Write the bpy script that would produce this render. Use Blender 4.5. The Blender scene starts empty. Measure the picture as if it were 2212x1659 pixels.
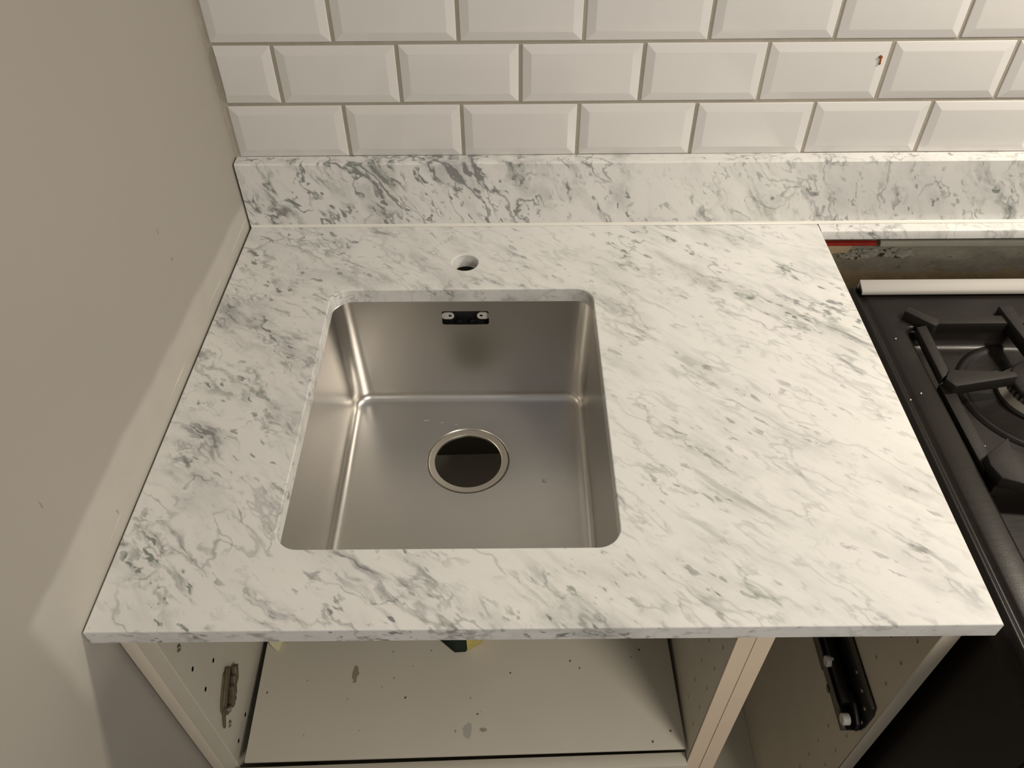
import bpy, bmesh, math, random
from mathutils import Vector, Matrix, noise as mnoise
random.seed(4)
S = bpy.context.scene
COL = S.collection
# ------------------------------------------------------------------ camera
# world frame: x right along the back wall, y towards the back wall (tile faces at y = 0), z = 0 is the worktop surface
F_PX, CAM = 1753.08, (0.3752, -0.9892, 0.6691)
cam = bpy.data.cameras.new('camera'); cam.sensor_width = 36; cam.lens = 36 * F_PX / 2212
cam.clip_start = .01
co = bpy.data.objects.new('camera', cam); COL.objects.link(co)
co.location = CAM; co.rotation_euler = (0.7731, 0.0045, -0.0058)
S.camera = co
# ------------------------------------------------------------------ light
S.view_settings.view_transform = 'Standard'; S.view_settings.look = 'None'
S.view_settings.gamma = 1; S.view_settings.use_curve_mapping = False
S.view_settings.exposure = 0.0
wd = bpy.data.worlds.new('room_ambient'); S.world = wd; wd.use_nodes = True
wd.node_tree.nodes['Background'].inputs[0].default_value = (1, .968, .945, 1)
wd.node_tree.nodes['Background'].inputs[1].default_value = .28
def lamp(name, loc, aim, size, power, colr, spread=180):
    l = bpy.data.lights.new(name, 'AREA'); l.shape = 'DISK'; l.size = size; l.energy = power; l.color = colr
    l.spread = math.radians(spread)
    o = bpy.data.objects.new(name, l); COL.objects.link(o); o.location = loc
    o.rotation_euler = (Vector(aim) - Vector(loc)).to_track_quat('-Z', 'Y').to_euler()
    return o
lamp('hood_lamp', (1.47, -.25, .80), (1.0, -.42, 0), .10, 10.0, (1, .905, .745))          # cooker hood light above the hob
lamp('ceiling_lamp', (1.22, -1.64, 1.05), (.6, -.6, -.1), .50, 12.5, (1, .905, .78))         # room light behind the camera, to the right

# ------------------------------------------------------------------ node helpers
class NT:
    def __init__(s, name):
        s.m = bpy.data.materials.new(name); s.m.use_nodes = True; s.t = s.m.node_tree
        s.b = s.t.nodes['Principled BSDF']; s._c = None
    def n(s, kind, **kw):
        x = s.t.nodes.new('ShaderNode' + kind)
        for k, v in kw.items(): setattr(x, k, v)
        return x
    def put(s, sock, v):
        if v is None: return
        if hasattr(v, 'is_output') or isinstance(v, bpy.types.NodeSocket): s.t.links.new(v, sock)
        else: sock.default_value = v
    @property
    def co(s):
        if s._c is None: s._c = s.n('TexCoord').outputs['Object']
        return s._c
    def math(s, op, a, b=None, c=None, clamp=False):
        x = s.n('Math', operation=op, use_clamp=clamp)
        for i, v in enumerate((a, b, c)): s.put(x.inputs[i], v)
        return x.outputs[0]
    def vmath(s, op, a, b=None):
        x = s.n('VectorMath', operation=op)
        s.put(x.inputs[0], a); s.put(x.inputs[1], b)
        return x.outputs['Value'] if op in ('LENGTH', 'DISTANCE', 'DOT_PRODUCT') else x.outputs[0]
    def mapping(s, v, loc=(0,0,0), rot=(0,0,0), sc=(1,1,1)):
        x = s.n('Mapping'); s.put(x.inputs[0], v)
        x.inputs[1].default_value = loc; x.inputs[2].default_value = rot; x.inputs[3].default_value = sc
        return x.outputs[0]
    def noise(s, v, scale, detail=4, rough=.55, dist=0, col=False):
        x = s.n('TexNoise'); s.put(x.inputs['Vector'], v); x.inputs['Scale'].default_value = scale
        x.inputs['Detail'].default_value = detail; x.inputs['Roughness'].default_value = rough
        x.inputs['Distortion'].default_value = dist
        return x.outputs['Color' if col else 'Fac']
    def step(s, v, a, b):                    # smooth 0..1 between a and b (a may exceed b)
        x = s.n('MapRange', interpolation_type='SMOOTHSTEP'); s.put(x.inputs[0], v)
        if a < b: r = (a, b, 0, 1)
        else: r = (b, a, 1, 0)
        for i, q in enumerate(r): x.inputs[i + 1].default_value = q
        return x.outputs[0]
    def mix(s, f, a, b):
        x = s.n('Mix', data_type='RGBA'); s.put(x.inputs[0], f)
        for sock, v in ((x.inputs[6], a), (x.inputs[7], b)):
            s.put(sock, (*v, 1) if isinstance(v, tuple) and len(v) == 3 else v)
        return x.outputs[2]
    def xyz(s, v=None):
        x = s.n('SeparateXYZ'); s.put(x.inputs[0], v or s.co); return x.outputs
    def bump(s, h, strength=.3, dist=.001):
        x = s.n('Bump'); x.inputs['Strength'].default_value = strength; x.inputs['Distance'].default_value = dist
        s.put(x.inputs['Height'], h); s.put(s.b.inputs['Normal'], x.outputs[0])
    def out(s, col=None, rough=None, metal=None, spec=None, **kw):
        if isinstance(col, tuple) and len(col) == 3: col = (*col, 1)
        s.put(s.b.inputs['Base Color'], col); s.put(s.b.inputs['Roughness'], rough)
        s.put(s.b.inputs['Metallic'], metal); s.put(s.b.inputs['Specular IOR Level'], spec)
        for k, v in kw.items(): s.put(s.b.inputs[k], v)
        return s.m

def simple(name, col, rough=.5, metal=0, spec=.5, var=.06, scale=40, bump=0):
    t = NT(name)
    f = t.noise(t.co, scale, 4)
    d = tuple(c * (1 - var * 2) for c in col); l = tuple(min(1, c * (1 + var)) for c in col)
    if bump: t.bump(t.noise(t.co, scale * 6, 3), bump, .0006)
    return t.out(t.mix(f, d, l), rough, metal, spec)

def marble(name, plane, density, vein_gain, offset, swirl=lambda t: t.math('ADD', 1.0, 0)):
    """Carrara marble; plane 'xy' or 'xz' picks the face the veins run in"""
    t = NT(name)
    p = t.mapping(t.co, loc=offset)
    rot = (0, 0, math.radians(40)) if plane == 'xy' else (0, math.radians(-58), 0)
    q = t.mapping(p, rot=rot, sc=(1.25, 1.25, 1.25))
    def warp(v, src, scale, amt, gain=None):
        w = t.vmath('SUBTRACT', t.noise(src, scale, 3, .55, col=True), (.5, .5, .5))
        k = t.n('VectorMath', operation='SCALE'); t.put(k.inputs[0], w); t.put(k.inputs['Scale'], amt if gain is None else t.math('MULTIPLY', gain, amt))
        return t.vmath('ADD', v, k.outputs[0])
    dens = density(t); sw = swirl(t)
    qw = warp(q, q, 6, .07, sw)
    qf = warp(qw, q, 28, .020, sw)
    def S(v, k, loc=(0, 0, 0)): return t.mapping(v, loc=loc, sc=(k, 1, 1))
    ridge = lambda v, sc, w, det=4, ro=.55: t.step(t.math('ABSOLUTE', t.math('SUBTRACT', t.noise(v, sc, det, ro), .5)), w, 0)
    fade = lambda v, sc, a, b: t.step(t.noise(v, sc, 2, .5), a, b)
    mul = lambda a, b: t.math('MULTIPLY', a, b)
    cl = mul(t.step(t.noise(S(qf, .38), 15, 7, .66), .44, .70), t.step(t.noise(S(q, .5, (4, 1, 0)), 5, 3), .33, .62))   # soft grey clouds
    st = t.step(t.noise(S(qf, .16, (1, 6, 2)), 48, 4, .6), .52, .70)                                                # fine streaks along the grain
    st = mul(st, fade(S(q, .4, (8, 2, 1)), 9, .42, .62))
    v1 = mul(ridge(S(qf, .34, (3, 1, 0)), 11, .020), fade(q, 10, .40, .58))                                          # long veins
    v2 = mul(ridge(S(qf, .45, (3.1, 1.7, .4)), 24, .034), fade(S(q, 1, (5, 2, 0)), 13, .44, .62))                    # short branching veins
    d1 = t.step(t.noise(S(qf, .42, (7, 3, 1)), 88, 2, .5), .61, .70)                                                # dark dashes
    d2 = t.step(t.noise(S(qf, .45, (2, 8, 1)), 46, 3, .6), .625, .72)
    clus = t.math('MULTIPLY_ADD', t.step(t.noise(S(q, .7, (2, 9, 4)), 10, 3), .42, .60), .8, .2)
    dots = mul(t.math('MAXIMUM', d1, d2), clus)
    a = mul(cl, .50)
    a = t.math('ADD', a, mul(st, .60))
    a = t.math('ADD', a, mul(v1, .42 * vein_gain))
    a = t.math('ADD', a, mul(v2, .46 * vein_gain))
    a = t.math('ADD', a, mul(dots, .75))
    a = t.math('MINIMUM', mul(a, dens), 1.0)
    tint = t.step(t.noise(p, 6, 2), .4, .62)
    vein = t.mix(tint, (.20, .20, .205), (.19, .215, .195))
    base = t.mix(t.noise(p, 14, 4), (.72, .715, .70), (.79, .78, .76))
    c = t.mix(mul(a, .92), base, vein)
    iron = mul(t.step(t.noise(t.mapping(p, loc=(1, 4, 2)), 9, 3), .58, .70), .30)                                    # rusty-beige tint in a few veins
    c = t.mix(mul(iron, a), c, (.45, .36, .24))
    return t.out(c, .13, 0, .38)

def dens_top(t):
    x, y, z = t.xyz()
    left = t.step(x, .26, -.02)
    # band of veins running diagonally from the back towards the hob
    d = t.math('ABSOLUTE', t.math('ADD', t.math('ADD', t.math('MULTIPLY', x, .61), t.math('MULTIPLY', y, .79)), -.305))
    band = t.math('MULTIPLY', t.step(d, .13, .0), t.step(x, .40, .62))
    front = t.math('MULTIPLY', t.step(y, -.46, -.62), t.step(x, .62, .30))
    m = t.math('MAXIMUM', t.math('MAXIMUM', left, band), t.math('MULTIPLY', front, .75))
    return t.math('MULTIPLY_ADD', m, .66, .70)
def dens_up(t):
    x, y, z = t.xyz()
    return t.math('MULTIPLY_ADD', t.step(x, .80, .05), .85, .90)
M = {}
M['marble_top'] = marble('marble_worktop', 'xy', dens_top, .9, (0, 0, 0), lambda t: t.math('MULTIPLY_ADD', t.step(t.xyz()[0], .42, .05), .62, .38))
M['marble_up'] = marble('marble_upstand', 'xz', dens_up, 1.3, (2.3, .7, 1.1))
M['marble_strip'] = marble('marble_strip', 'xz', lambda t: t.math('ADD', .75, 0), 1.0, (5.3, .2, 3.1))

def tile_mat():
    t = NT('white_glazed_tile')
    f = t.noise(t.co, 9, 3)
    t.bump(t.noise(t.co, 22, 2), .12, .002)
    return t.out(t.mix(f, (.69, .675, .66), (.735, .72, .705)), .10, 0, .5)
M['tile'] = tile_mat()
def grout_mat():
    t = NT('grey_brown_grout')
    f = t.noise(t.co, 30, 5, .65); t.bump(t.noise(t.co, 400, 3), .5, .0008)
    return t.out(t.mix(f, (.30, .27, .22), (.44, .405, .345)), .9, 0, .2)
M['grout'] = grout_mat()
def wall_mat():
    t = NT('painted_wall')
    x, y, z = t.xyz()
    w = t.math('MULTIPLY_ADD', t.noise(t.co, 7, 4), .022, -.011)
    top = t.math('ADD', t.math('MULTIPLY_ADD', y, -.052, .038), w)      # patch height grows towards the room
    m = t.math('MULTIPLY', t.step(t.math('SUBTRACT', z, top), .006, -.008), t.step(t.math('ADD', y, w), -.685, -.665))
    m = t.math('MULTIPLY', m, t.step(z, -.10, -.03))
    base = t.mix(t.noise(t.co, 3, 3), (.345, .318, .282), (.385, .357, .32))
    c = t.mix(m, base, t.mix(t.noise(t.co, 25, 4), (.44, .412, .365), (.50, .475, .425)))
    # caulk smear just above the slab
    r = t.math('ABSOLUTE', t.math('SUBTRACT', z, t.math('MULTIPLY_ADD', t.noise(t.co, 16, 4), .012, .008)))
    sm = t.math('MULTIPLY', t.step(r, .0022, .0), t.step(t.noise(t.co, 10, 2), .50, .66))
    sm = t.math('MULTIPLY', sm, t.step(y, -.648, -.635))
    c = t.mix(t.math('MULTIPLY', sm, m), c, (.68, .65, .56))
    # small scuffs
    for (sy, sz, ry, rz) in ((-.2644, .1637, .0015, .005), (-.2573, .1216, .0035, .002), (-.5961, .1296, .001, .006), (-.5266, .0221, .0015, .004)):
        d = t.vmath('LENGTH', t.mapping(t.co, loc=(0, -sy / ry, -sz / rz), sc=(0, 1 / ry, 1 / rz)))
        d = t.math('ADD', d, t.noise(t.co, 300, 2))
        c = t.mix(t.math('MULTIPLY', t.step(d, 1.6, .9), .6), c, (.16, .14, .12))
    h = t.math('ADD', t.math('MULTIPLY', t.noise(t.co, 160, 3), .25), t.math('MULTIPLY', sm, t.math('MULTIPLY', m, 2.0)))
    h = t.math('ADD', h, t.math('MULTIPLY', m, 1.0))
    t.bump(h, .35, .0012)
    return t.out(c, .55, 0, .35)
M['wall'] = wall_mat()
def plaster_mat():
    t = NT('rough_plaster')
    x, y, z = t.xyz()
    f = t.noise(t.mapping(t.co, sc=(1, 1, 2)), 45, 7, .7)
    c = t.mix(f, (.14, .12, .095), (.36, .32, .26))
    w = t.math('MULTIPLY_ADD', t.noise(t.co, 22, 4), .05, -.025)
    c = t.mix(t.step(t.math('ADD', z, w), -.088, -.066), c, t.mix(f, (.24, .23, .18), (.42, .40, .33)))     # limewash left under the ledge
    c = t.mix(t.step(t.math('ADD', z, t.math('MULTIPLY', w, .4)), -.100, -.108), c, t.mix(f, (.17, .12, .065), (.42, .32, .19)))  # crumbly brown render lower down
    c = t.mix(t.step(t.noise(t.co, 38, 5, .7), .64, .70), c, (.05, .04, .03))
    t.bump(t.noise(t.co, 120, 6, .7), .8, .003)
    return t.out(c, .95, 0, .15)
M['plaster'] = plaster_mat()
def steel_mat(name, col, rough, scale):
    t = NT(name)
    f = t.noise(t.mapping(t.co, sc=scale), 6, 5, .6)
    rr = t.math('MULTIPLY_ADD', f, .10, rough - .05)
    return t.out(t.mix(t.noise(t.co, 12, 3), tuple(c * .94 for c in col), col), rr, 1, .5)
M['steel'] = steel_mat('brushed_steel', (.66, .64, .61), .31, (8, 8, 60))
M['steel_ring'] = steel_mat('spun_steel', (.80, .75, .66), .34, (.2, .2, .2))
M['white_board'] = simple('white_melamine', (.62, .585, .49), .42, 0, .4, .03, 20)
M['lit_front'] = simple('lit_panel_front', (.82, .68, .52), .45, 0, .4, .04, 16)  # warm lamplight on the middle panel fronts, painted in as tan
M['panel_edge'] = simple('cream_panel', (.66, .60, .49), .45, 0, .4, .04, 16)
def shelf_mat():
    t = NT('scratched_white_board')
    c = t.mix(t.noise(t.co, 8, 4), (.57, .535, .455), (.63, .595, .51))
    f = t.noise(t.co, 160, 3, .6)
    def chip(c, x, y, rx, ry, a, col, k=.9):
        v = t.mapping(t.vmath('SUBTRACT', t.co, (x, y, 0)), rot=(0, 0, math.radians(a)), sc=(1 / rx, 1 / ry, 0))
        d = t.math('ADD', t.vmath('LENGTH', v), t.math('MULTIPLY_ADD', f, 1.3, -.65))
        return t.mix(t.math('MULTIPLY', t.step(d, 1.05, .85), k), c, col)
    c = chip(c, .166, -.512, .0045, .013, 18, (.27, .22, .16))
    c = chip(c, .317, -.588, .006, .010, 25, (.40, .39, .36))
    c = chip(c, .336, -.587, .005, .003, 0, (.30, .26, .2))
    for (x, y) in SPECKS: c = chip(c, x, y, .0013, .0016, 0, (.05, .04, .03))
    for i in range(14):
        c = chip(c, random.uniform(.06, .57), random.uniform(-.60, -.47), random.uniform(.0005, .0014), random.uniform(.0006, .002), random.uniform(0, 180), (.22, .18, .13), .7)
    return t.out(c, .38, 0, .4)
SPECKS = [(.0545, -.537), (.371, -.513), (.329, -.567), (.235, -.545), (.572, -.590), (.548, -.603), (.451, -.497), (.463, -.507), (.545, -.482)]
M['shelf'] = shelf_mat()
def enamel_mat():
    t = NT('black_enamel')
    f = t.noise(t.co, 26, 6, .65)
    wipe = t.noise(t.mapping(t.co, rot=(0, 0, .7), sc=(1, 6, 1)), 40, 4)
    t.bump(t.math('ADD', t.noise(t.co, 500, 2), t.math('MULTIPLY', wipe, .8)), .10, .0006)
    return t.out(t.mix(f, (.007, .0054, .0044), (.013, .0104, .0084)), t.math('MULTIPLY_ADD', wipe, .16, .26), 0, .15)
M['enamel'] = enamel_mat()
M['black_panel'] = simple('black_side_panel', (.010, .007, .006), .45, 0, .3, .2, 12)
M['iron'] = simple('cast_iron', (.018, .0155, .0135), .55, 0, .20, .15, 120, .5)
M['white_metal'] = simple('white_coated_aluminium', (.28, .265, .245), .5, 0, .5, .03, 25)
M['sealant'] = simple('white_sealant', (.78, .76, .70), .25, 0, .5, .03, 60)
M['dark_plastic'] = simple('dark_plastic', (.012, .012, .012), .4, 0, .4, .1, 60)
M['runner_steel'] = simple('dark_zinc_steel', (.15, .135, .11), .45, .3, .5, .18, 70)
M['runner_black'] = simple('greasy_black_steel', (.018, .016, .015), .40, .3, .5, .2, 90)
M['nylon'] = simple('white_nylon', (.62, .60, .56), .4, 0, .4, .04, 60)
M['zinc'] = simple('dull_zinc', (.34, .32, .28), .38, .85, .5, .12, 90)
M['bronze'] = simple('aged_brown_steel', (.17, .13, .085), .5, .35, .5, .25, 120)
M['red'] = simple('red_plastic', (.42, .035, .02), .45, 0, .4, .1, 80)
M['wood'] = simple('pale_wood', (.52, .40, .26), .75, 0, .2, .12, 60)
M['board_white'] = simple('plasterboard', (.50, .49, .42), .85, 0, .2, .10, 40, .3)
M['mortar'] = simple('crumbly_mortar', (.36, .34, .29), .95, 0, .1, .25, 90, .8)
M['foam'] = simple('yellow_foam', (.62, .52, .17), .95, 0, .1, .12, 160, .8)
M['scour'] = simple('dark_green_scourer', (.030, .042, .032), .95, 0, .1, .3, 300, .9)
M['paper'] = simple('cream_card', (.66, .63, .42), .8, 0, .2, .06, 60)
M['crumb'] = simple('white_crumb', (.85, .82, .75), .6, 0, .3, .05, 300)
M['rust'] = simple('rust_brown_stain', (.36, .10, .012), .5, 0, .3, .5, 420)
M['floor'] = simple('grey_floor', (.16, .14, .12), .6, 0, .3, .12, 12)
def water_mat():
    t = NT('water'); return t.out((1, 1, 1), .02, 0, .5, **{'Transmission Weight': 1.0, 'IOR': 1.33})
M['water'] = water_mat()

# ------------------------------------------------------------------ mesh helpers
def tag(o, label=None, cat=None, group=None, kind=None):
    for k, v in (('label', label), ('category', cat), ('group', group), ('kind', kind)):
        if v: o[k] = v
    return o
def empty(name, loc):
    o = bpy.data.objects.new(name, None); COL.objects.link(o); o.location = loc; o.empty_display_size = .05
    return o
def wloc(o):
    v = Vector((0, 0, 0))
    while o is not None: v = v + o.location; o = o.parent
    return v
def smooth(me, deg=32):
    me.shade_smooth(); me.set_sharp_from_angle(angle=math.radians(deg))
def obj(name, bm, mat, parent=None, deg=32):
    """one mesh object from a bmesh in world coordinates"""
    bmesh.ops.recalc_face_normals(bm, faces=bm.faces)
    me = bpy.data.meshes.new(name); bm.to_mesh(me); bm.free(); me.materials.append(M[mat]); smooth(me, deg)
    o = bpy.data.objects.new(name, me); COL.objects.link(o)
    if parent is not None:
        o.parent = parent; o.location = -wloc(parent)
    return o
def B(): return bmesh.new()
def box(bm, x0, x1, y0, y1, z0, z1, bev=0, seg=2):
    t = bmesh.new()
    vs = [t.verts.new((x, y, z)) for z in (z0, z1) for y in (y0, y1) for x in (x0, x1)]
    for f in ((0,1,3,2),(4,5,7,6),(0,1,5,4),(2,3,7,6),(0,2,6,4),(1,3,7,5)): t.faces.new([vs[i] for i in f])
    if bev: bmesh.ops.bevel(t, geom=t.edges[:], offset=bev, segments=seg, affect='EDGES', profile=.5)
    join(bm, t); return bm
def join(bm, t, mat=None):
    bmesh.ops.recalc_face_normals(t, faces=t.faces)
    if mat is not None: bmesh.ops.transform(t, matrix=mat, verts=t.verts)
    me = bpy.data.meshes.new('tmp'); t.to_mesh(me); t.free(); bm.from_mesh(me); bpy.data.meshes.remove(me)
def prism(bm, pts, z0, z1, bev=0, axis='z'):
    """extrude a polygon; axis z: pts are (x,y); axis x: pts are (y,z); axis y: pts are (x,z)"""
    t = bmesh.new()
    def P(a, h): return {'z': (a[0], a[1], h), 'x': (h, a[0], a[1]), 'y': (a[0], h, a[1])}[axis]
    lo = [t.verts.new(P(a, z0)) for a in pts]; hi = [t.verts.new(P(a, z1)) for a in pts]
    n = len(pts)
    t.faces.new(lo); t.faces.new(hi)
    for i in range(n): t.faces.new((lo[i], lo[(i+1) % n], hi[(i+1) % n], hi[i]))
    bmesh.ops.recalc_face_normals(t, faces=t.faces)
    if bev:
        es = [e for e in t.edges if e.calc_face_angle(0) > .5]
        bmesh.ops.bevel(t, geom=es, offset=bev, segments=2, affect='EDGES', profile=.5)
    join(bm, t); return bm
def lathe(bm, prof, c, n=48, close=False, axis='z'):
    """revolve (r, h) profile about an axis through c"""
    t = bmesh.new(); rings = []
    for r, h in prof:
        if r < 1e-6:
            p = {'z': (0, 0, h), 'x': (h, 0, 0), 'y': (0, h, 0)}[axis]
            rings.append([t.verts.new(Vector(p) + Vector(c))])
        else:
            rg = []
            for i in range(n):
                a = 2 * math.pi * i / n; u, v = r * math.cos(a), r * math.sin(a)
                p = {'z': (u, v, h), 'x': (h, u, v), 'y': (u, h, v)}[axis]
                rg.append(t.verts.new(Vector(p) + Vector(c)))
            rings.append(rg)
    pairs = list(zip(rings, rings[1:])) + ([(rings[-1], rings[0])] if close else [])
    for a, b in pairs:
        for i in range(n):
            j = (i + 1) % n
            if len(a) == 1 and len(b) == 1: continue
            if len(a) == 1: t.faces.new((a[0], b[i], b[j]))
            elif len(b) == 1: t.faces.new((a[i], a[j], b[0]))
            else: t.faces.new((a[i], a[j], b[j], b[i]))
    join(bm, t); return bm
def rrect(x0, x1, y0, y1, r, seg=10, side=0):
    """rounded rectangle, counter-clockwise; side = extra points on each straight run"""
    pts = []
    for cx, cy, a0 in ((x1 - r, y1 - r, 0), (x0 + r, y1 - r, 90), (x0 + r, y0 + r, 180), (x1 - r, y0 + r, 270)):
        q = [(cx + r * math.cos(math.radians(a0 + 90 * i / seg)), cy + r * math.sin(math.radians(a0 + 90 * i / seg))) for i in range(seg + 1)]
        if pts and side:
            (ax, ay), (bx, by) = pts[-1], q[0]
            pts += [(ax + (bx - ax) * k / (side + 1), ay + (by - ay) * k / (side + 1)) for k in range(1, side + 1)]
        pts += q
    if side:
        (ax, ay), (bx, by) = pts[-1], pts[0]
        pts += [(ax + (bx - ax) * k / (side + 1), ay + (by - ay) * k / (side + 1)) for k in range(1, side + 1)]
    return pts
def circ(cx, cy, r, n=48): return [(cx + r * math.cos(2*math.pi*i/n), cy + r * math.sin(2*math.pi*i/n)) for i in range(n)]
def bool_cut(o, cutter_bm):
    """cut real holes out of o with a joined cutter mesh"""
    me = bpy.data.meshes.new('cut'); bmesh.ops.recalc_face_normals(cutter_bm, faces=cutter_bm.faces)
    cutter_bm.to_mesh(me); cutter_bm.free()
    c = bpy.data.objects.new('cut', me); COL.objects.link(c); c.location = wloc(o) * 0
    md = o.modifiers.new('holes', 'BOOLEAN'); md.operation = 'DIFFERENCE'; md.solver = 'EXACT'; md.object = c
    bpy.context.view_layer.update()
    dg = bpy.context.evaluated_depsgraph_get(); ev = o.evaluated_get(dg)
    nm = bpy.data.meshes.new_from_object(ev); nm.name = o.data.name
    o.modifiers.clear(); old = o.data; o.data = nm
    bpy.data.objects.remove(c); bpy.data.meshes.remove(me); bpy.data.meshes.remove(old)
    smooth(o.data, 32)

# ------------------------------------------------------------------ room shell
XR = 1.55                                   # right end of what is built
wx = lambda y: .0038 + .0205 * y             # the left wall is slightly out of square
bm = B(); prism(bm, [(wx(.12), .12), (wx(-1.9), -1.9), (wx(-1.9) - .1, -1.9), (wx(.12) - .1, .12)], -.9, 1.6)
tag(obj('wall_left', bm, 'wall'), 'painted left wall with a lighter filler patch along the worktop', kind='structure')
bm = B(); box(bm, -.1, XR + 1.2, -2.6, .12, -.95, -.9)
tag(obj('floor', bm, 'floor'), 'dark floor below the cabinets', kind='structure')
bm = B(); box(bm, -.1, XR + .4, .0085, .11, -.9, 1.6)
wb = tag(obj('wall_back', bm, 'board_white'), 'back wall behind tiles and worktop', kind='structure')
bm = B(); box(bm, wx(0) + .0005, XR, .0008, .0085, .0985, .405)
gr = obj('grout', bm, 'grout', wb); gr['label'] = 'grey brown grout between the white tiles'
# grout fillet in the corner, a little uneven
bm = B(); t = bmesh.new(); n = 40; rows = []
for i in range(n + 1):
    z = .099 + .306 * i / n; e = random.uniform(-.0009, .0009)
    rows.append([t.verts.new(p) for p in ((wx(0) - .003, .0085, z), (wx(0) - .0006 + e, -.0018, z), (wx(0) + .0040 + e * .5, -.0004, z), (wx(0) + .0095, .0006, z), (wx(0) + .0095, .0085, z))])
for a, b in zip(rows, rows[1:]):
    for k in range(4): t.faces.new((a[k], a[k+1], b[k+1], b[k]))
t.faces.new(rows[0]); t.faces.new(rows[-1])
join(bm, t); obj('corner_grout', bm, 'grout', wb, 60)

# tiles: bevelled metro tiles, 150 x 75 mm, half-bond
def tile_mesh(w, h, l=1, r=1, b=1, tp=1):
    """bevels per side: 1 whole, 0 cut edge"""
    bv, pr, g = .0115, .0025, .0010
    t = bmesh.new()
    X = [0, bv if l else .002, w - (bv if r else .002), w]; Z = [0, bv * min(b, 1) if b else .0006, h - (bv if tp else .0006), h]
    yl, yr, yb, yt = [(-.0 if s else -pr) for s in (l, r, b, tp)]
    inn = [t.verts.new((X[i], -pr, Z[j])) for i, j in ((1,1),(2,1),(2,2),(1,2))]
    def rim(x, z, y): return t.verts.new((x, y, z))
    cor = [(0,0,max(yl,yb)), (w,0,max(yr,yb)), (w,h,max(yr,yt)), (0,h,max(yl,yt))]
    if not l: cor = [(0,0,-pr if not b else 0), cor[1], cor[2], (0,h,-pr if not tp else 0)]
    rm = [rim(x, z, y) for x, z, y in cor]
    bk = [t.verts.new((x, .0072, z)) for x, z in ((0,0),(w,0),(w,h),(0,h))]
    t.faces.new(inn)
    for i in range(4):
        j = (i + 1) % 4
        t.faces.new((rm[i], rm[j], inn[j], inn[i])); t.faces.new((bk[i], bk[j], rm[j], rm[i]))
    t.faces.new(bk[::-1])
    bmesh.ops.recalc_face_normals(t, faces=t.faces)
    bmesh.ops.bevel(t, geom=[e for e in t.edges if all(v in rm for v in e.verts) or all(v in inn for v in e.verts)], offset=.0007, segments=2, affect='EDGES', profile=.5)
    bmesh.ops.recalc_face_normals(t, faces=t.faces)
    me = bpy.data.meshes.new('tile'); t.to_mesh(me); t.free(); me.materials.append(M['tile']); smooth(me, 9)
    return me
PITCH, G = .1525, .0048
cache = {}
ROWS = [(.0998, .1717, .1606, 'A'), (.1759, .2496, .0845, 'B'), (.2538, .3275, .1613, 'C'), (.3317, .4054, .0845, 'D')]
stained = None
for z0, z1, xj, nm in ROWS:
    x = xj - G / 2
    edges = [(.0116 if nm in 'AC' else .0128, xj - G / 2)]
    k = xj
    while k < XR - .02:
        edges.append((k + G / 2, min(k + PITCH - G / 2, XR))); k += PITCH
    for i, (a, b) in enumerate(edges):
        cutl = (i == 0 and nm in 'BD'); cutr = b >= XR - 1e-6
        key = (round(b - a, 4), round(z1 - z0, 4), cutl, cutr)
        if key not in cache: cache[key] = tile_mesh(b - a, z1 - z0, l=0 if cutl else 1, r=0 if cutr else 1)
        o = bpy.data.objects.new('tile', cache[key]); COL.objects.link(o); o.parent = wb
        o.location = (a, random.uniform(-.0005, .0004), z0 + random.uniform(-.0004, .0004))
        o.rotation_euler = (random.uniform(-.004, .004), random.uniform(-.002, .002), random.uniform(-.003, .003))
        if nm == 'B' and a < .834 < b: stained = o
# rust-coloured blot on one tile, a thin dried drip
stained['label'] = 'white bevelled tile with a small rust-brown drip near its right edge'
bm = B(); sx, sy, sz = wloc(stained)
prism(bm, [(.8315, .2310), (.8330, .2330), (.8345, .2338), (.8365, .2322), (.8372, .2302), (.8350, .2296), (.8330, .2300)], -.0034, -.0022, 0, 'y')
prism(bm, [(.8345, .2292), (.8364, .2291), (.8366, .2255), (.8372, .2235), (.8362, .2212), (.8350, .2222), (.8352, .2255)], -.0034, -.0022, 0, 'y')
ru = obj('rust_drip', bm, 'rust', stained); ru.location = -Vector((sx, sy, sz))
ru['label'] = 'rust-brown drip mark'
# rough plaster below the marble strip behind the cooker
bm = B(); t = bmesh.new(); nx, nz = 90, 40; g = []
for i in range(nx + 1):
    col = []
    for j in range(nz + 1):
        x = .55 + (XR - .55) * i / nx; z = -.02 - .55 * j / nz
        y = .001 + .0035 * math.sin(x * 37 + z * 60) * math.sin(z * 83 + x * 11) + random.uniform(-.0013, .0013)
        if z < -.105: y -= .006 + random.uniform(0, .003)
        col.append(t.verts.new((x, y, z)))
    g.append(col)
for i in range(nx):
    for j in range(nz): t.faces.new((g[i][j], g[i+1][j], g[i+1][j+1], g[i][j+1]))
join(bm, t); pl = obj('rough_plaster', bm, 'plaster', wb, 60); pl['label'] = 'bare crumbling plaster behind the cooker'

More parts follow.
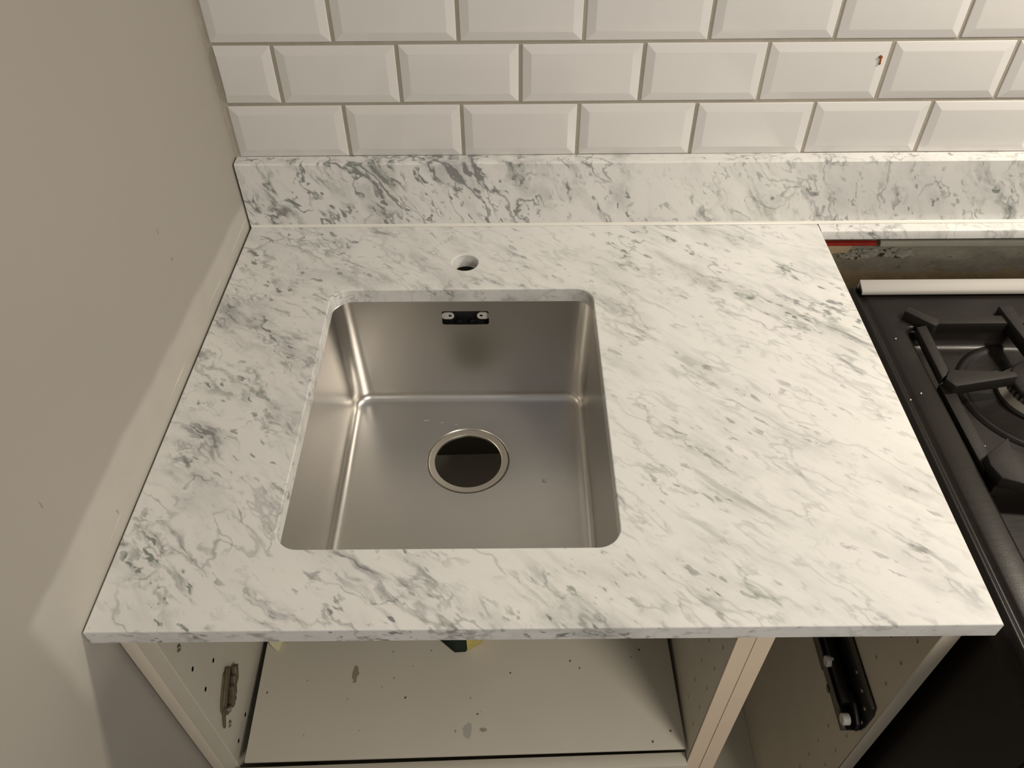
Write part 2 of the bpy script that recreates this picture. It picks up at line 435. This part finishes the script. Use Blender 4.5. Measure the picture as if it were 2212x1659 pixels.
# ------------------------------------------------------------------ marble worktop with two cut-outs
LB, LF, RB, RF, D = .0072, -.0079, .8124, .8129, .6412
def slab(bm, loops, z0, z1, arris):
    """loops: list of (function(offset)->points, sign); arris on the top edge of every loop"""
    t = bmesh.new(); top_edges, bot_edges = [], []
    for fn, s in loops:
        lv = [(fn(0), z0), (fn(0), z1 - arris), (fn(s * arris * .3), z1 - arris * .3), (fn(s * arris), z1)]
        rg = [[t.verts.new((x, y, z)) for x, y in p] for p, z in lv]
        n = len(rg[0])
        for a, b in zip(rg, rg[1:]):
            for i in range(n): t.faces.new((a[i], a[(i+1) % n], b[(i+1) % n], b[i]))
        for r_, es in ((rg[-1], top_edges), (rg[0], bot_edges)):
            for i in range(n): es.append(t.edges.get((r_[i], r_[(i+1) % n])))
    bmesh.ops.triangle_fill(t, edges=top_edges, use_beauty=True)
    bmesh.ops.triangle_fill(t, edges=bot_edges, use_beauty=True)
    join(bm, t)
outer = lambda o: [(LB + o, -.0008 - o), (LF + o, -D + o), (RF - o, -D + .0008 + o), (RB - o, -.0008 - o)]
CX0, CX1, CY0, CY1 = .1435, .4812, -.5565, -.1637
cut = lambda o: rrect(CX0 - o, CX1 + o, CY0 - o, CY1 + o, .024 + o)
TAP = (.3140, -.1065)
tap = lambda o: circ(TAP[0], TAP[1], .0175 + o)
bm = B(); slab(bm, [(outer, 1), (cut, 1), (tap, 1)], -.02, 0, .0013)
wt = tag(obj('worktop', bm, 'marble_top', deg=9.5), 'white grey-veined marble worktop with sink cut-out and round tap hole', 'worktop')

bm = B()
up = lambda o: [(LB - .001 + o, -.0003), (LB - .001 + o, -.0200 + o), (XR, -.0200 + o), (XR, -.0003)]
prism(bm, [(-.0003, .0002), (-.0003, .0995), (-.0180, .0995), (-.0200, .0972), (-.0200, .0002)], LB - .001, XR, 0, 'x')
us = tag(obj('marble_upstand', bm, 'marble_up'), 'long marble upstand with darker grey veins below the white tiles', 'upstand')
bm = B(); prism(bm, [(-.0190, .0004), (-.0190, .0030), (-.0202, .0036), (-.0226, .0016), (-.0232, .0003)], LB + .0005, XR, 0, 'x')
s_ = obj('sealant_bead', bm, 'sealant', us); s_['label'] = 'white sealant bead along the foot of the upstand'
bm = B(); prism(bm, [(-.0008, -.0002), (-.0375, -.0002), (-.0398, -.0012), (-.0405, -.0035), (-.0405, -.0140), (-.0398, -.0148), (-.0008, -.0148)], .8136, XR, 0, 'x')
tag(obj('marble_strip', bm, 'marble_strip'), 'narrow polished marble strip under the upstand behind the cooker', 'ledge')

# ------------------------------------------------------------------ undermount sink
SX0, SX1, SY0, SY1 = .1428, .4830, -.5575, -.1627
DR = (.3152, -.2845); ZF = -.200
sink = tag(empty('sink', ((SX0 + SX1) / 2, (SY0 + SY1) / 2, ZF)), 'square brushed steel undermount sink bowl with drain hole', 'sink')
def ring(inset, r, z): return [(x, y, z) for x, y in rrect(SX0 + inset, SX1 - inset, SY0 + inset, SY1 - inset, r, 14, 16)]
levels = [ring(-.020, .034, -.0206), ring(-.0012, .0262, -.0206), ring(0, .025, -.0218)]
levels += [ring(.0045 * k / 6, .025 + .002 * k / 6, -.0218 - (ZF * -1 - .0218 - .014) * k / 6) for k in range(1, 7)]
fr = .0135
for k in range(1, 8):
    a = math.radians(90 * k / 7)
    levels.append(ring(.0045 + fr * (1 - math.cos(a)), .027 - .011 * (1 - math.cos(a)), ZF + fr * (1 - math.sin(a))))
last = levels[-1]
def toward(f, dz):
    out = []
    for x, y, z in last:
        a = math.atan2(y - DR[1], x - DR[0])
        cx, cy = DR[0] + .0572 * math.cos(a), DR[1] + .0572 * math.sin(a)
        out.append((x + (cx - x) * f, y + (cy - y) * f, z + dz))
    return out
levels += [toward(.03, 0), toward(.5, -.0008), toward(.94, -.0014), toward(1, -.0018)]
def drop(r, z):
    return [(DR[0] + r * math.cos(a), DR[1] + r * math.sin(a), z) for a in (math.atan2(y - DR[1], x - DR[0]) for x, y, _ in last)]
levels += [drop(.0560, ZF - .0032), drop(.0550, ZF - .0050), drop(.0478, ZF - .0056)]
t = bmesh.new(); rg = [[t.verts.new(p) for p in lv] for lv in levels]; n = len(rg[0])
for a, b in zip(rg, rg[1:]):
    for i in range(n): t.faces.new((a[i], a[(i+1) % n], b[(i+1) % n], b[i]))
for f in t.faces: f.smooth = True
bmesh.ops.recalc_face_normals(t, faces=t.faces)
cz = Vector((DR[0], -.36, -.1))
me = bpy.data.meshes.new('bowl'); t.to_mesh(me)
# normals must face the inside of the bowl
if sum((cz - f.calc_center_median()).dot(f.normal) for f in t.faces) < 0:
    bmesh.ops.reverse_faces(t, faces=t.faces); t.to_mesh(me)
t.free(); me.materials.append(M['steel'])
bowl = bpy.data.objects.new('bowl', me); COL.objects.link(bowl)
sd = bowl.modifiers.new('sheet', 'SOLIDIFY'); sd.thickness = .0011; sd.offset = -1
OX0, OX1, OZ0, OZ1 = .2826, .3456, -.0612, -.0378
cb = B(); prism(cb, rrect(OX0, OX1, OZ0, OZ1, .0035, 5), SY1 - .012, SY1 + .02, 0, 'y')
bool_cut(bowl, cb)
bowl.parent = sink; bowl.location = -sink.location
# drain ring sitting in the recess, open tube below
bm = B(); lathe(bm, [(.0545, -.0030), (.0540, -.0020), (.0534, -.0018), (.0466, -.0027), (.0459, -.0032), (.0457, -.0040), (.0457, -.0066), (.0470, -.0066), (.0545, -.0046)], (DR[0], DR[1], ZF), 72, True)
o = obj('drain_ring', bm, 'steel_ring', sink, 20); o['label'] = 'polished steel ring around the open drain hole'
# overflow: dark housing with two grey ring lugs seen through the slot
ov = empty('overflow', ((OX0 + OX1) / 2, SY1 + .004, (OZ0 + OZ1) / 2)); ov.parent = sink; ov.location = ov.location - sink.location
bm = B()
box(bm, OX0 - .006, OX1 + .006, SY1 + .0105, SY1 + .0125, OZ0 - .006, OZ1 + .006, .0005)
for (a, b, c, d) in ((OX0 - .006, OX1 + .006, OZ1 + .004, OZ1 + .006), (OX0 - .006, OX1 + .006, OZ0 - .006, OZ0 - .004), (OX0 - .006, OX0 - .004, OZ0 - .006, OZ1 + .006), (OX1 + .004, OX1 + .006, OZ0 - .006, OZ1 + .006)):
    box(bm, a, b, SY1 + .0016, SY1 + .0125, c, d)
o = obj('overflow_housing', bm, 'dark_plastic', ov)
zc = (OZ0 + OZ1) / 2 - .0008
for sgn, x in ((-1, OX0 + .0105), (1, OX1 - .0105)):
    bm = B(); t = bmesh.new(); nn = 28; rr = []
    R = .0056
    prof = []
    for i in range(nn):
        a = 2 * math.pi * i / nn; u, v = R * math.cos(a), R * math.sin(a)
        if u * sgn > 0 : u = u * 2.2; v = max(-R, min(R, v * 1.25))
        prof.append((u, v))
    inn = [(.0022 * math.cos(2*math.pi*i/nn), .0022 * math.sin(2*math.pi*i/nn)) for i in range(nn)]
    for yy in (SY1 + .0045, SY1 + .0060):
        rr.append([t.verts.new((x + u, yy, zc + v)) for u, v in prof]); rr.append([t.verts.new((x + u, yy, zc + v)) for u, v in inn])
    for i in range(nn):
        j = (i + 1) % nn
        t.faces.new((rr[0][i], rr[0][j], rr[1][j], rr[1][i])); t.faces.new((rr[2][i], rr[2][j], rr[3][j], rr[3][i]))
        t.faces.new((rr[0][i], rr[0][j], rr[2][j], rr[2][i])); t.faces.new((rr[1][i], rr[1][j], rr[3][j], rr[3][i]))
    join(bm, t); obj('ring_lug', bm, 'nylon', ov)
for x in (.3055, .3230):
    bm = B(); lathe(bm, [(0, SY1 + .004), (.0042, SY1 + .004), (.0046, SY1 + .0046), (.0046, SY1 + .007), (0, SY1 + .007)], (x, 0, OZ0 - .0014), 24, False, 'y')
    obj('clip_boss', bm, 'dark_plastic', ov)
# water drops left in the bowl
for i, (x, y, r) in enumerate(((.4192, -.3216, .0031), (.2529, -.2119, .0020), (.2455, -.1911, .0013), (.2757, -.2157, .0013), (.2958, -.2203, .0012))):
    bm = B(); lathe(bm, [(0, 0), (r, 0), (r * .96, r * .25), (r * .7, r * .52), (r * .35, r * .62), (0, r * .64)], (0, 0, 0), 20)
    o = obj('water_drop', bm, 'water'); o.location = (x, y, ZF - .0006); o.scale = (1.2, .95, 1)
    if i == 0: tag(o, 'largest water drop, alone on the sink floor right of the drain', 'water drop')
    elif i == 1: tag(o, 'clear water drop on the sink floor, biggest of the four behind the drain', 'water drop')
    else: tag(o, 'tiny water drop on the sink floor behind the drain', 'water drop', 'tiny drops behind the drain')

# ------------------------------------------------------------------ cabinets
YF, YB, ZT, ZB = -.62, -.022, -.0202, -.82
def panel(name, x0, x1, parent, mat='white_board', holes=(), face=None, y1=YB, band=False):
    bm = B(); box(bm, x0, x1, YF + (.001 if band else 0), y1, ZB, ZT, .0006, 1)
    o = obj(name, bm, mat); o.location = (0, 0, 0)
    if holes:
        cb = B()
        for y, z in holes:
            h = (-.016, .004) if face > (x0 + x1) / 2 else (-.004, .012)
            lathe(cb, [(0, h[0]), (.0029, h[0]), (.0029, h[1]), (0, h[1])], (face, y, z), 10, False, 'x')
        bool_cut(o, cb)
    o.parent = parent; o.location = -wloc(parent)
    if band:  # thin added strip whose tan colour carries the lamplight on the front
        bm = B(); box(bm, x0, x1, YF - .0002, YF + .001, ZB, ZT, .0003, 1); e = obj('lit_edge', bm, 'lit_front', o); e.location = (0, 0, 0); e['label'] = 'tan strip of painted-in lamplight along the panel front'
    return o
def legs(parent, xs):
    for x in xs:
        for y in (-.56, -.08):
            bm = B(); lathe(bm, [(0, ZB - .080), (.020, ZB - .080), (.022, ZB - .070), (.013, ZB - .060), (.013, ZB - .02), (.024, ZB - .012), (.024, ZB), (0, ZB)], (x, y, 0), 20)
            obj('leg', bm, 'dark_plastic', parent)
cab = tag(empty('sink_cabinet', (.31, -.32, ZB)), 'wide open white cabinet carcass under the marble sink worktop', 'cabinet')
hl = [(-.598, z) for z in (-.166, -.2165, -.367, -.417)] + [(-.564, z) for z in (-.217, -.320, -.370, -.167, -.42)]
hm = [(-.600, -.12 - .0495 * k) for k in range(6)] + [(-.567, -.17 - .0495 * k) for k in range(5)]
hr = [(-.600, -.1095 - .0497 * k) for k in range(10) if k not in (3, 4)] + [(-.568, -.1605 - .0497 * k) for k in range(11) if k not in (2, 3, 4)]
pl_ = panel('side_panel', .0123, .0311, cab, 'white_board', hl, .0311)
pm_ = panel('side_panel', .5913, .6092, cab, 'white_board', hm, .5913, band=True)
bm = B(); box(bm, .0311, .5913, YF + .001, YB, ZB, ZB + .018, .0006, 1); obj('base_panel', bm, 'white_board', cab)
bm = B(); box(bm, .0311, .5913, YB - .008, YB - .004, ZB + .018, -.25); obj('back_panel', bm, 'white_board', cab)
legs(cab, (.06, .56))
# screws in the left panel
for y, z in ((-.599, -.1157), (-.5952, -.3201)):
    bm = B(); lathe(bm, [(0, .0004), (.0012, .0004), (.0016, .0012), (.0034, .0014), (.0042, .0008), (.0045, -.0003), (0, -.0003)], (.0311, y, z), 24, False, 'x')
    o = obj('screw', bm, 'zinc', cab); o['label'] = 'zinc cam screw head'
# hinge mounting plate, folded metal with a lever and two screws
hp = empty('hinge_plate', (.0311, -.575, -.27)); hp.parent = cab; hp.location = hp.location - cab.location
hp['label'] = 'worn brown steel hinge mounting plate'
hx = .0312
bm = B(); prism(bm, [(-.553, -.262), (-.548, -.268), (-.544, -.278), (-.550, -.289), (-.575, -.299), (-.590, -.304), (-.598, -.292), (-.598, -.278), (-.590, -.270), (-.575, -.262), (-.562, -.256)], hx, hx + .0022, .0004, 'x'); obj('base', bm, 'bronze', hp)
bm = B(); prism(bm, [(-.549, -.266), (-.555, -.255), (-.594, -.273), (-.589, -.285)], hx + .0022, hx + .0045, .0006, 'x'); obj('arm', bm, 'bronze', hp)
bm = B(); prism(bm, [(-.547, -.276), (-.550, -.271), (-.588, -.288), (-.585, -.293)], hx + .0022, hx + .0030, .0002, 'x'); obj('slot', bm, 'dark_plastic', hp)
bm = B(); prism(bm, [(-.540, -.276), (-.546, -.272), (-.552, -.277), (-.556, -.276), (-.562, -.281), (-.568, -.280), (-.574, -.287), (-.582, -.288), (-.586, -.296), (-.580, -.300), (-.574, -.295), (-.566, -.296), (-.560, -.289), (-.552, -.290), (-.546, -.284)], hx + .0022, hx + .0085, .0006, 'x'); obj('spring_cover', bm, 'bronze', hp)
bm = B(); prism(bm, [(-.590, -.284), (-.596, -.282), (-.604, -.292), (-.609, -.300), (-.606, -.302), (-.600, -.296)], hx + .001, hx + .003, .0004, 'x'); obj('lever', bm, 'bronze', hp)
for y, z, r in ((-.589, -.292, .0046), (-.556, -.284, .0028), (-.570, -.290, .0024)):
    bm = B(); lathe(bm, [(0, .0052), (.0012, .0052), (.0016, .0066), (r * .8, .0068), (r, .0058), (r, .002), (0, .002)], (hx, y, z), 20, False, 'x'); obj('screw', bm, 'zinc', hp)
# lower drawer front, its unseen face added to keep light out of the gap, slightly askew like the board behind it
bm = B(); prism(bm, [(.0325, -.6238), (.0325, -.6400), (.5905, -.6250), (.5905, -.6088)], ZB + .02, -.3855, .0006); obj('drawer_front', bm, 'white_board', cab)
# loose board inside, lying askew
bm = B()
FL, FR = Vector((.0442, -.6240, 0)), Vector((.5885, -.6115, 0)); dv = (FR - FL).normalized(); nv = Vector((-dv.y, dv.x, 0))
BR, BL = FR + nv * .478, FL + nv * .478
prism(bm, [(p.x, p.y) for p in (FL, FR, BR, BL)], -.3705, -.3660, .0006)
sb = tag(obj('shelf_board', bm, 'shelf'), 'loose chipped white board lying askew inside the wide cabinet', 'shelf')
for p in (FL + nv * .06 + dv * .05, FR + nv * .06 - dv * .05, BR - nv * .06 - dv * .05, BL - nv * .06 + dv * .05):
    bm = B(); box(bm, p.x - .01, p.x + .01, p.y - .02, p.y + .02, -.3855, -.3705); obj('batten', bm, 'wood', sb)
for sx0, sx1 in ((.0311, .0385), (.5845, .5913)):
    for y in (-.36, -.20):
        bm = B(); box(bm, sx0, sx1 + (.03 if sx0 < .3 else 0) - .0, y - .01, y + .01, -.3935, -.3856, .0008)
        if sx0 > .3:
            bm.free(); bm = B(); box(bm, sx0 - .03, sx1, y - .01, y + .01, -.3935, -.3856, .0008)
        obj('shelf_support', bm, 'zinc', cab)
# things lying on the board
zs = -.3658
def rotz(p, a, c): return (c[0] + p[0] * math.cos(a) - p[1] * math.sin(a), c[1] + p[0] * math.sin(a) + p[1] * math.cos(a))
spg = tag(empty('sponge', (.318, -.44, zs)), 'yellow sponge with dark green scouring pad lying on the cabinet board', 'sponge')
foam = [(.3128, -.484), (.3320, -.472), (.3500, -.440), (.3480, -.400), (.3128, -.400)]
bm = B(); prism(bm, foam, zs, zs + .055, .003); obj('foam', bm, 'foam', spg)
pad = [(.3124, -.484), (.2965, -.485), (.2745, -.466), (.2745, -.400), (.3124, -.400)]
bm = B(); prism(bm, pad, zs, zs + .055, .002); obj('scouring_pad', bm, 'scour', spg)
bm = B(); t = bmesh.new()
vs = [t.verts.new(p) for p in ((.036, -.452, zs), (.0575, -.452, zs), (.0525, -.4675, zs), (.036, -.452, zs + .016), (.060, -.452, zs + .014), (.054, -.466, zs + .005), (.044, -.461, zs + .010))]
for f in ((0,2,1), (0,3,6), (0,6,2), (2,6,5), (3,4,6), (6,4,5), (2,5,1), (1,5,4), (0,1,4), (0,4,3)): t.faces.new([vs[i] for i in f])
bmesh.ops.translate(t, verts=t.verts, vec=(0.006, -.016, 0)); join(bm, t); tag(obj('card_scrap', bm, 'paper', deg=10), 'folded cream card scrap on the cabinet board beside the left panel', 'card scrap')

nc = tag(empty('narrow_cabinet', (.708, -.32, ZB)), 'narrow open cabinet carcass between sink cabinet and black cooker', 'cabinet')
panel('side_panel', .6096, .6276, nc, 'white_board', band=True)
panel('side_panel', .7882, .8068, nc, 'panel_edge', hr, .7882)
bm = B(); box(bm, .6276, .7882, YF + .001, YB, ZB + .018, ZB + .036, .0006, 1); obj('base_panel', bm, 'white_board', nc)
bm = B(); box(bm, .6276, .7882, YB - .008, YB - .004, ZB + .036, -.05); obj('back_panel', bm, 'white_board', nc)
legs(nc, (.64, .78))
# drawer runner on the right-hand panel
dr = empty('drawer_runner', (.776, -.40, -.28)); dr.parent = nc; dr.location = dr.location - nc.location
dr['label'] = 'dark greasy steel drawer runner'
xf = .7881
bm = B(); prism(bm, [(-.12, -.250), (-.6110, -.250), (-.6150, -.262), (-.6150, -.296), (-.6125, -.312), (-.12, -.312)], xf - .0018, xf, .0003, 'x'); obj('back_plate', bm, 'runner_black', dr)
bm = B(); box(bm, .7705, xf - .0018, -.612, -.12, -.3125, -.3108, .0004, 1); obj('lower_flange', bm, 'runner_black', dr)
bm = B(); prism(bm, [(-.12, -.3125), (-.612, -.3125), (-.612, -.303), (-.60, -.301), (-.12, -.301)], .7640, .7658, .0004, 'x')
prism(bm, [(-.12, -.3180), (-.535, -.3180), (-.535, -.3125), (-.12, -.3125)], .7640, .7658, .0003, 'x')
box(bm, .7640, .7706, -.612, -.12, -.3125, -.3108)
lathe(bm, [(0, .0), (.0055, .0), (.0055, .0018), (0, .0018)], (.7640, -.560, -.3140), 20, False, 'x')
obj('side_flange', bm, 'runner_steel', dr)
bm = B(); box(bm, .7860 - .004, xf - .0018, -.611, -.12, -.2535, -.2505, .0004, 1); obj('upper_flange', bm, 'runner_steel', dr)
bm = B(); prism(bm, [(-.12, -.306), (-.530, -.306), (-.556, -.304), (-.586, -.303), (-.586, -.293), (-.556, -.290), (-.12, -.288)], .7690, .7790, .0008, 'x'); obj('inner_rail', bm, 'runner_black', dr)
for y, z in ((-.5330, -.2965), (-.6040, -.2985)):
    bm = B(); lathe(bm, [(0, -.0045), (.0062, -.0045), (.0070, -.0037), (.0070, .0037), (.0062, .0045), (0, .0045)], (.7680, y, z), 24, False, 'x'); o = obj('roller', bm, 'nylon', dr); o['label'] = 'white nylon roller'
bm = B(); prism(bm, [(-.575, -.300), (-.610, -.303), (-.6145, -.309), (-.612, -.296), (-.590, -.286), (-.575, -.288)], .7785, .7830, .0006, 'x'); obj('catch', bm, 'runner_black', dr)
for y, z in ((-.560, -.268), (-.582, -.270), (-.600, -.278), (-.6080, -.298)):
    bm = B(); lathe(bm, [(0, -.0016), (.0020, -.0016), (.0028, -.0006), (.0028, 0), (0, 0)], (xf - .0018, y, z), 16, False, 'x'); obj('rivet', bm, 'zinc', dr)

bm = B(); prism(bm, [(-.0035, YF), (.0119, YF), (.0119, YB), (.0068, YB)], -.90, ZT, .0006)
tag(obj('cover_panel', bm, 'panel_edge'), 'thin cream cover panel between left wall and wide cabinet', 'panel')

# ------------------------------------------------------------------ rubble in the slot behind the cooker
bm = B(); box(bm, .826, .9135, -.014, -.0065, -.0452, -.0405, .0004, 1)
tag(obj('red_strip', bm, 'red'), 'thin red plastic strip tucked below the marble strip', 'strip')
bm = B(); prism(bm, [(.8330, -.0462), (.8790, -.0462), (.8745, -.0585), (.858, -.0600), (.8390, -.0610)], -.0125, -.0063, .0004, 'y')
tag(obj('wood_shim', bm, 'wood'), 'pale wooden shim below the red strip behind the worktop', 'shim')
bm = B(); prism(bm, [(.9195, -.0400), (XR, -.0400), (XR, -.0505), (1.25, -.0512), (1.05, -.0500), (.9215, -.0496)], -.0105, -.0060, .0004, 'y')
tag(obj('plaster_strip', bm, 'board_white'), 'off-white plasterboard strip fixed to the wall behind the cooker', 'board')
random.seed(9)
for i, (x, z, r) in enumerate(((.906, -.0665, .009), (.955, -.066, .010), (.884, -.069, .007))):
    bm = B(); bmesh.ops.create_icosphere(bm, subdivisions=4, radius=1)
    for v in bm.verts:
        k = 1 + .9 * mnoise.fractal(v.co * 2.2 + Vector((i * 7, 0, 0)), .8, 2.2, 4); v.co = Vector((v.co.x * r * 1.9 * k, v.co.y * r * .55 * k, v.co.z * r * .62 * k))
    o = obj('mortar_lump', bm, 'mortar', deg=20); o.location = (x, -.0035, z)
    tag(o, ['crumbly pale mortar lump on the wall between the other two', 'biggest pale mortar lump on the wall below the plasterboard strip', 'smallest pale mortar lump on the wall beside the wooden shim'][i], 'mortar')

# ------------------------------------------------------------------ cooker
HX0, HX1, HY0, HY1, ZH = .8185, 1.42, -.755, -.150, -.008
ck = tag(empty('cooker', (1.12, -.45, -.90)), 'black enamel gas cooker beside the marble worktop', 'cooker')
bm = B(); box(bm, HX0 + .004, HX1 - .004, HY0 + .02, HY1 - .004, -.86, -.046, .003, 2); obj('body', bm, 'black_panel', ck)
for x in (.86, 1.38):
    for y in (-.70, -.2):
        bm = B(); lathe(bm, [(0, -.90), (.020, -.90), (.020, -.885), (.012, -.88), (.012, -.86), (0, -.86)], (x, y, 0), 16); obj('foot', bm, 'dark_plastic', ck)
# hob top: rolled rim, flat border, deep pressed well
WX0, WX1, WY0, WY1 = .8665, HX1 - .05, -.690, -.2330
lv = []
def rr(i, z, r): lv.append([(x, y, z) for x, y in rrect(HX0 + i, HX1 - i, HY0 + i, HY1 - i, r, 10)])
rr(.002, -.0465, .006); rr(.000, -.034, .008); rr(0, -.016, .008); rr(.0012, -.0105, .008); rr(.004, -.0068, .008); rr(.0065, -.0062, .008); rr(.009, -.0075, .008); rr(.0115, -.0102, .008); rr(.0145, -.0104, .008); rr(.018, ZH - .0005, .008); rr(.021, ZH, .008)
def wr(i, z, r): lv.append([(x, y, z) for x, y in rrect(WX0 + i, WX1 - i, WY0 + i, WY1 - i, r, 10)])
wr(-.003, ZH, .016); wr(0, ZH - .001, .014); wr(.0018, ZH - .004, .013); wr(.004, ZH - .018, .014); wr(.008, ZH - .024, .016); wr(.016, ZH - .027, .02)
BC = (1.000, -.330); ZW = ZH - .027
t = bmesh.new(); rg = [[t.verts.new(p) for p in l] for l in lv]; n = len(rg[0])
for a, b in zip(rg, rg[1:]):
    for i in range(n): t.faces.new((a[i], a[(i+1) % n], b[(i+1) % n], b[i]))
t.faces.new(rg[-1]); t.faces.new(rg[0][::-1])
bm = B(); join(bm, t); o = obj('hob_top', bm, 'enamel', ck, 50); o['label'] = 'black enamel hob top with pressed well'
# pressed ring and burner
bm = B(); lathe(bm, [(.092, 0), (.089, .0022), (.086, .0028), (.082, .0012), (.078, -.0004), (.050, .0004), (.050, -.001), (.092, -.001)], (BC[0], BC[1], ZW + .0006), 72, True); obj('burner_ring', bm, 'enamel', ck, 50)
bn = empty('burner', (BC[0], BC[1], ZW)); bn.parent = ck; bn.location = bn.location - ck.location
bm = B(); lathe(bm, [(0, .001), (.046, .001), (.046, .006), (.040, .012), (.0, .012)], (BC[0], BC[1], ZW), 64); obj('burner_base', bm, 'zinc', bn)
bm = B()
for i in range(36):
    a = 2 * math.pi * i / 36; t = bmesh.new(); bmesh.ops.create_cube(t, size=1)
    bmesh.ops.transform(t, matrix=Matrix.Translation((BC[0], BC[1], ZW + .0150)) @ Matrix.Rotation(a, 4, 'Z') @ Matrix.Translation((.034, 0, 0)) @ Matrix.Diagonal((.010, .0034, .0066, 1)), verts=t.verts); join(bm, t)
lathe(bm, [(0, .0115), (.031, .0115), (.031, .0185), (0, .0185)], (BC[0], BC[1], ZW), 48)
obj('flame_spreader', bm, 'zinc', bn)
bm = B(); lathe(bm, [(0, .0182), (.036, .0182), (.0385, .0195), (.0385, .0230), (.036, .0252), (.020, .0262), (0, .0264)], (BC[0], BC[1], ZW), 64); obj('burner_cap', bm, 'iron', bn, 50)
# lid rail: bent white aluminium profile with an upright back leg
bm = B()
prism(bm, [(-.1575, .0060), (-.1730, .0004), (-.1750, -.0020), (-.1752, -.0046), (-.1736, -.0050), (-.1728, -.0024), (-.1594, .0034), (-.1594, -.0120), (-.1575, -.0120)], .8300, 1.415, 0, 'x')
o = obj('lid_rail', bm, 'white_metal', ck, 50); o['label'] = 'white coated metal rail along the back of the hob'
bm = B(); box(bm, .8335, 1.411, -.1720, -.1595, -.0084, -.0062, .0004, 1); lathe(bm, [(0, 0), (.0030, 0), (.0030, .582), (0, .582)], (.8310, -.1650, -.0034), 16, False, 'x'); obj('rail_core', bm, 'dark_plastic', ck)

# cast-iron pan support resting in the well
ps = tag(empty('pan_support', (BC[0], -.36, ZW)), 'black cast-iron pan support standing over the burner', 'pan support')
def bar(name, pts, z0, z1, bev=.0014):
    bm = B(); prism(bm, pts, z0, z1, bev); return obj(name, bm, 'iron', ps, 40)
mir = lambda pts: [(2 * BC[0] - x, y) for x, y in pts][::-1]
for f in (lambda p: p, mir):
    bar('side_bar', f([(.8760, -.2420), (.8895, -.2380), (.8870, -.3220), (.8745, -.3310)]), -.0130, -.0010)
    bar('side_bar', f([(.8745, -.3300), (.8890, -.3300), (.8905, -.4500), (.8750, -.4580)]), -.0240, -.0115)
    bar('finger', f([(.8765, -.3340), (.8865, -.3185), (.9620, -.3225), (.9620, -.3310), (.8835, -.3460)]), -.0150, .0010)
    bar('foot', f([(.8690, -.2160), (.8775, -.2080), (.9060, -.2330), (.9020, -.2420), (.8960, -.2440)]), -.0200, .0030)
    bar('corner_plate', f([(.8775, -.4460), (.9105, -.4225), (.9075, -.4385), (.9160, -.4445), (.9990, -.4470), (.9990, -.4960), (.9020, -.4860), (.8800, -.4770), (.8755, -.4590)]), -.0140, .0008)
    bar('foot', f([(.8790, -.4500), (.8930, -.4500), (.8930, -.4740), (.8820, -.4740)]), ZW + .0002, -.0138, .001)
    bar('foot', f([(.8740, -.2260), (.8860, -.2260), (.8860, -.2390), (.8740, -.2390)]), ZW + .004, -.0128, .001)
bar('back_bar', [(.9000, -.2210), (.9000, -.2360), (1.1000, -.2360), (1.1000, -.2210)], -.0130, -.0010)
bar('finger', [(.9900, -.2080), (1.0080, -.2080), (1.0035, -.2920), (.9965, -.2920)], -.0150, .0030)
bar('finger', [(.9960, -.4480), (1.0040, -.4480), (1.0035, -.3680), (.9965, -.3680)], -.0140, .0006)
# white crumbs scattered on hob and stone
rnd = random.Random(3)
def crumb(x, y, z, r, label, group=None):
    bm = B(); bmesh.ops.create_icosphere(bm, subdivisions=1, radius=r)
    for v in bm.verts: v.co *= rnd.uniform(.7, 1.2)
    o = obj('crumb', bm, 'crumb', deg=60); o.location = (x, y, z + r * .6); tag(o, label, 'crumb', group)
for x, y in ((.8475, -.2562), (.8455, -.3490), (.8300, -.3590)):
    crumb(x, y, ZH, .0011, 'tiny white crumb on the flat left border of the black hob', 'crumbs on the hob border')
for x, y in ((.9690, -.2880), (.9890, -.2870), (.9470, -.3000), (.9060, -.4060)):
    crumb(x, y, ZW, .0012, 'tiny white crumb in the black hob well around the burner', 'crumbs in the hob well')
crumb(.6690, -.3560, 0, .0009, 'single tiny white crumb on the marble worktop right of the sink')
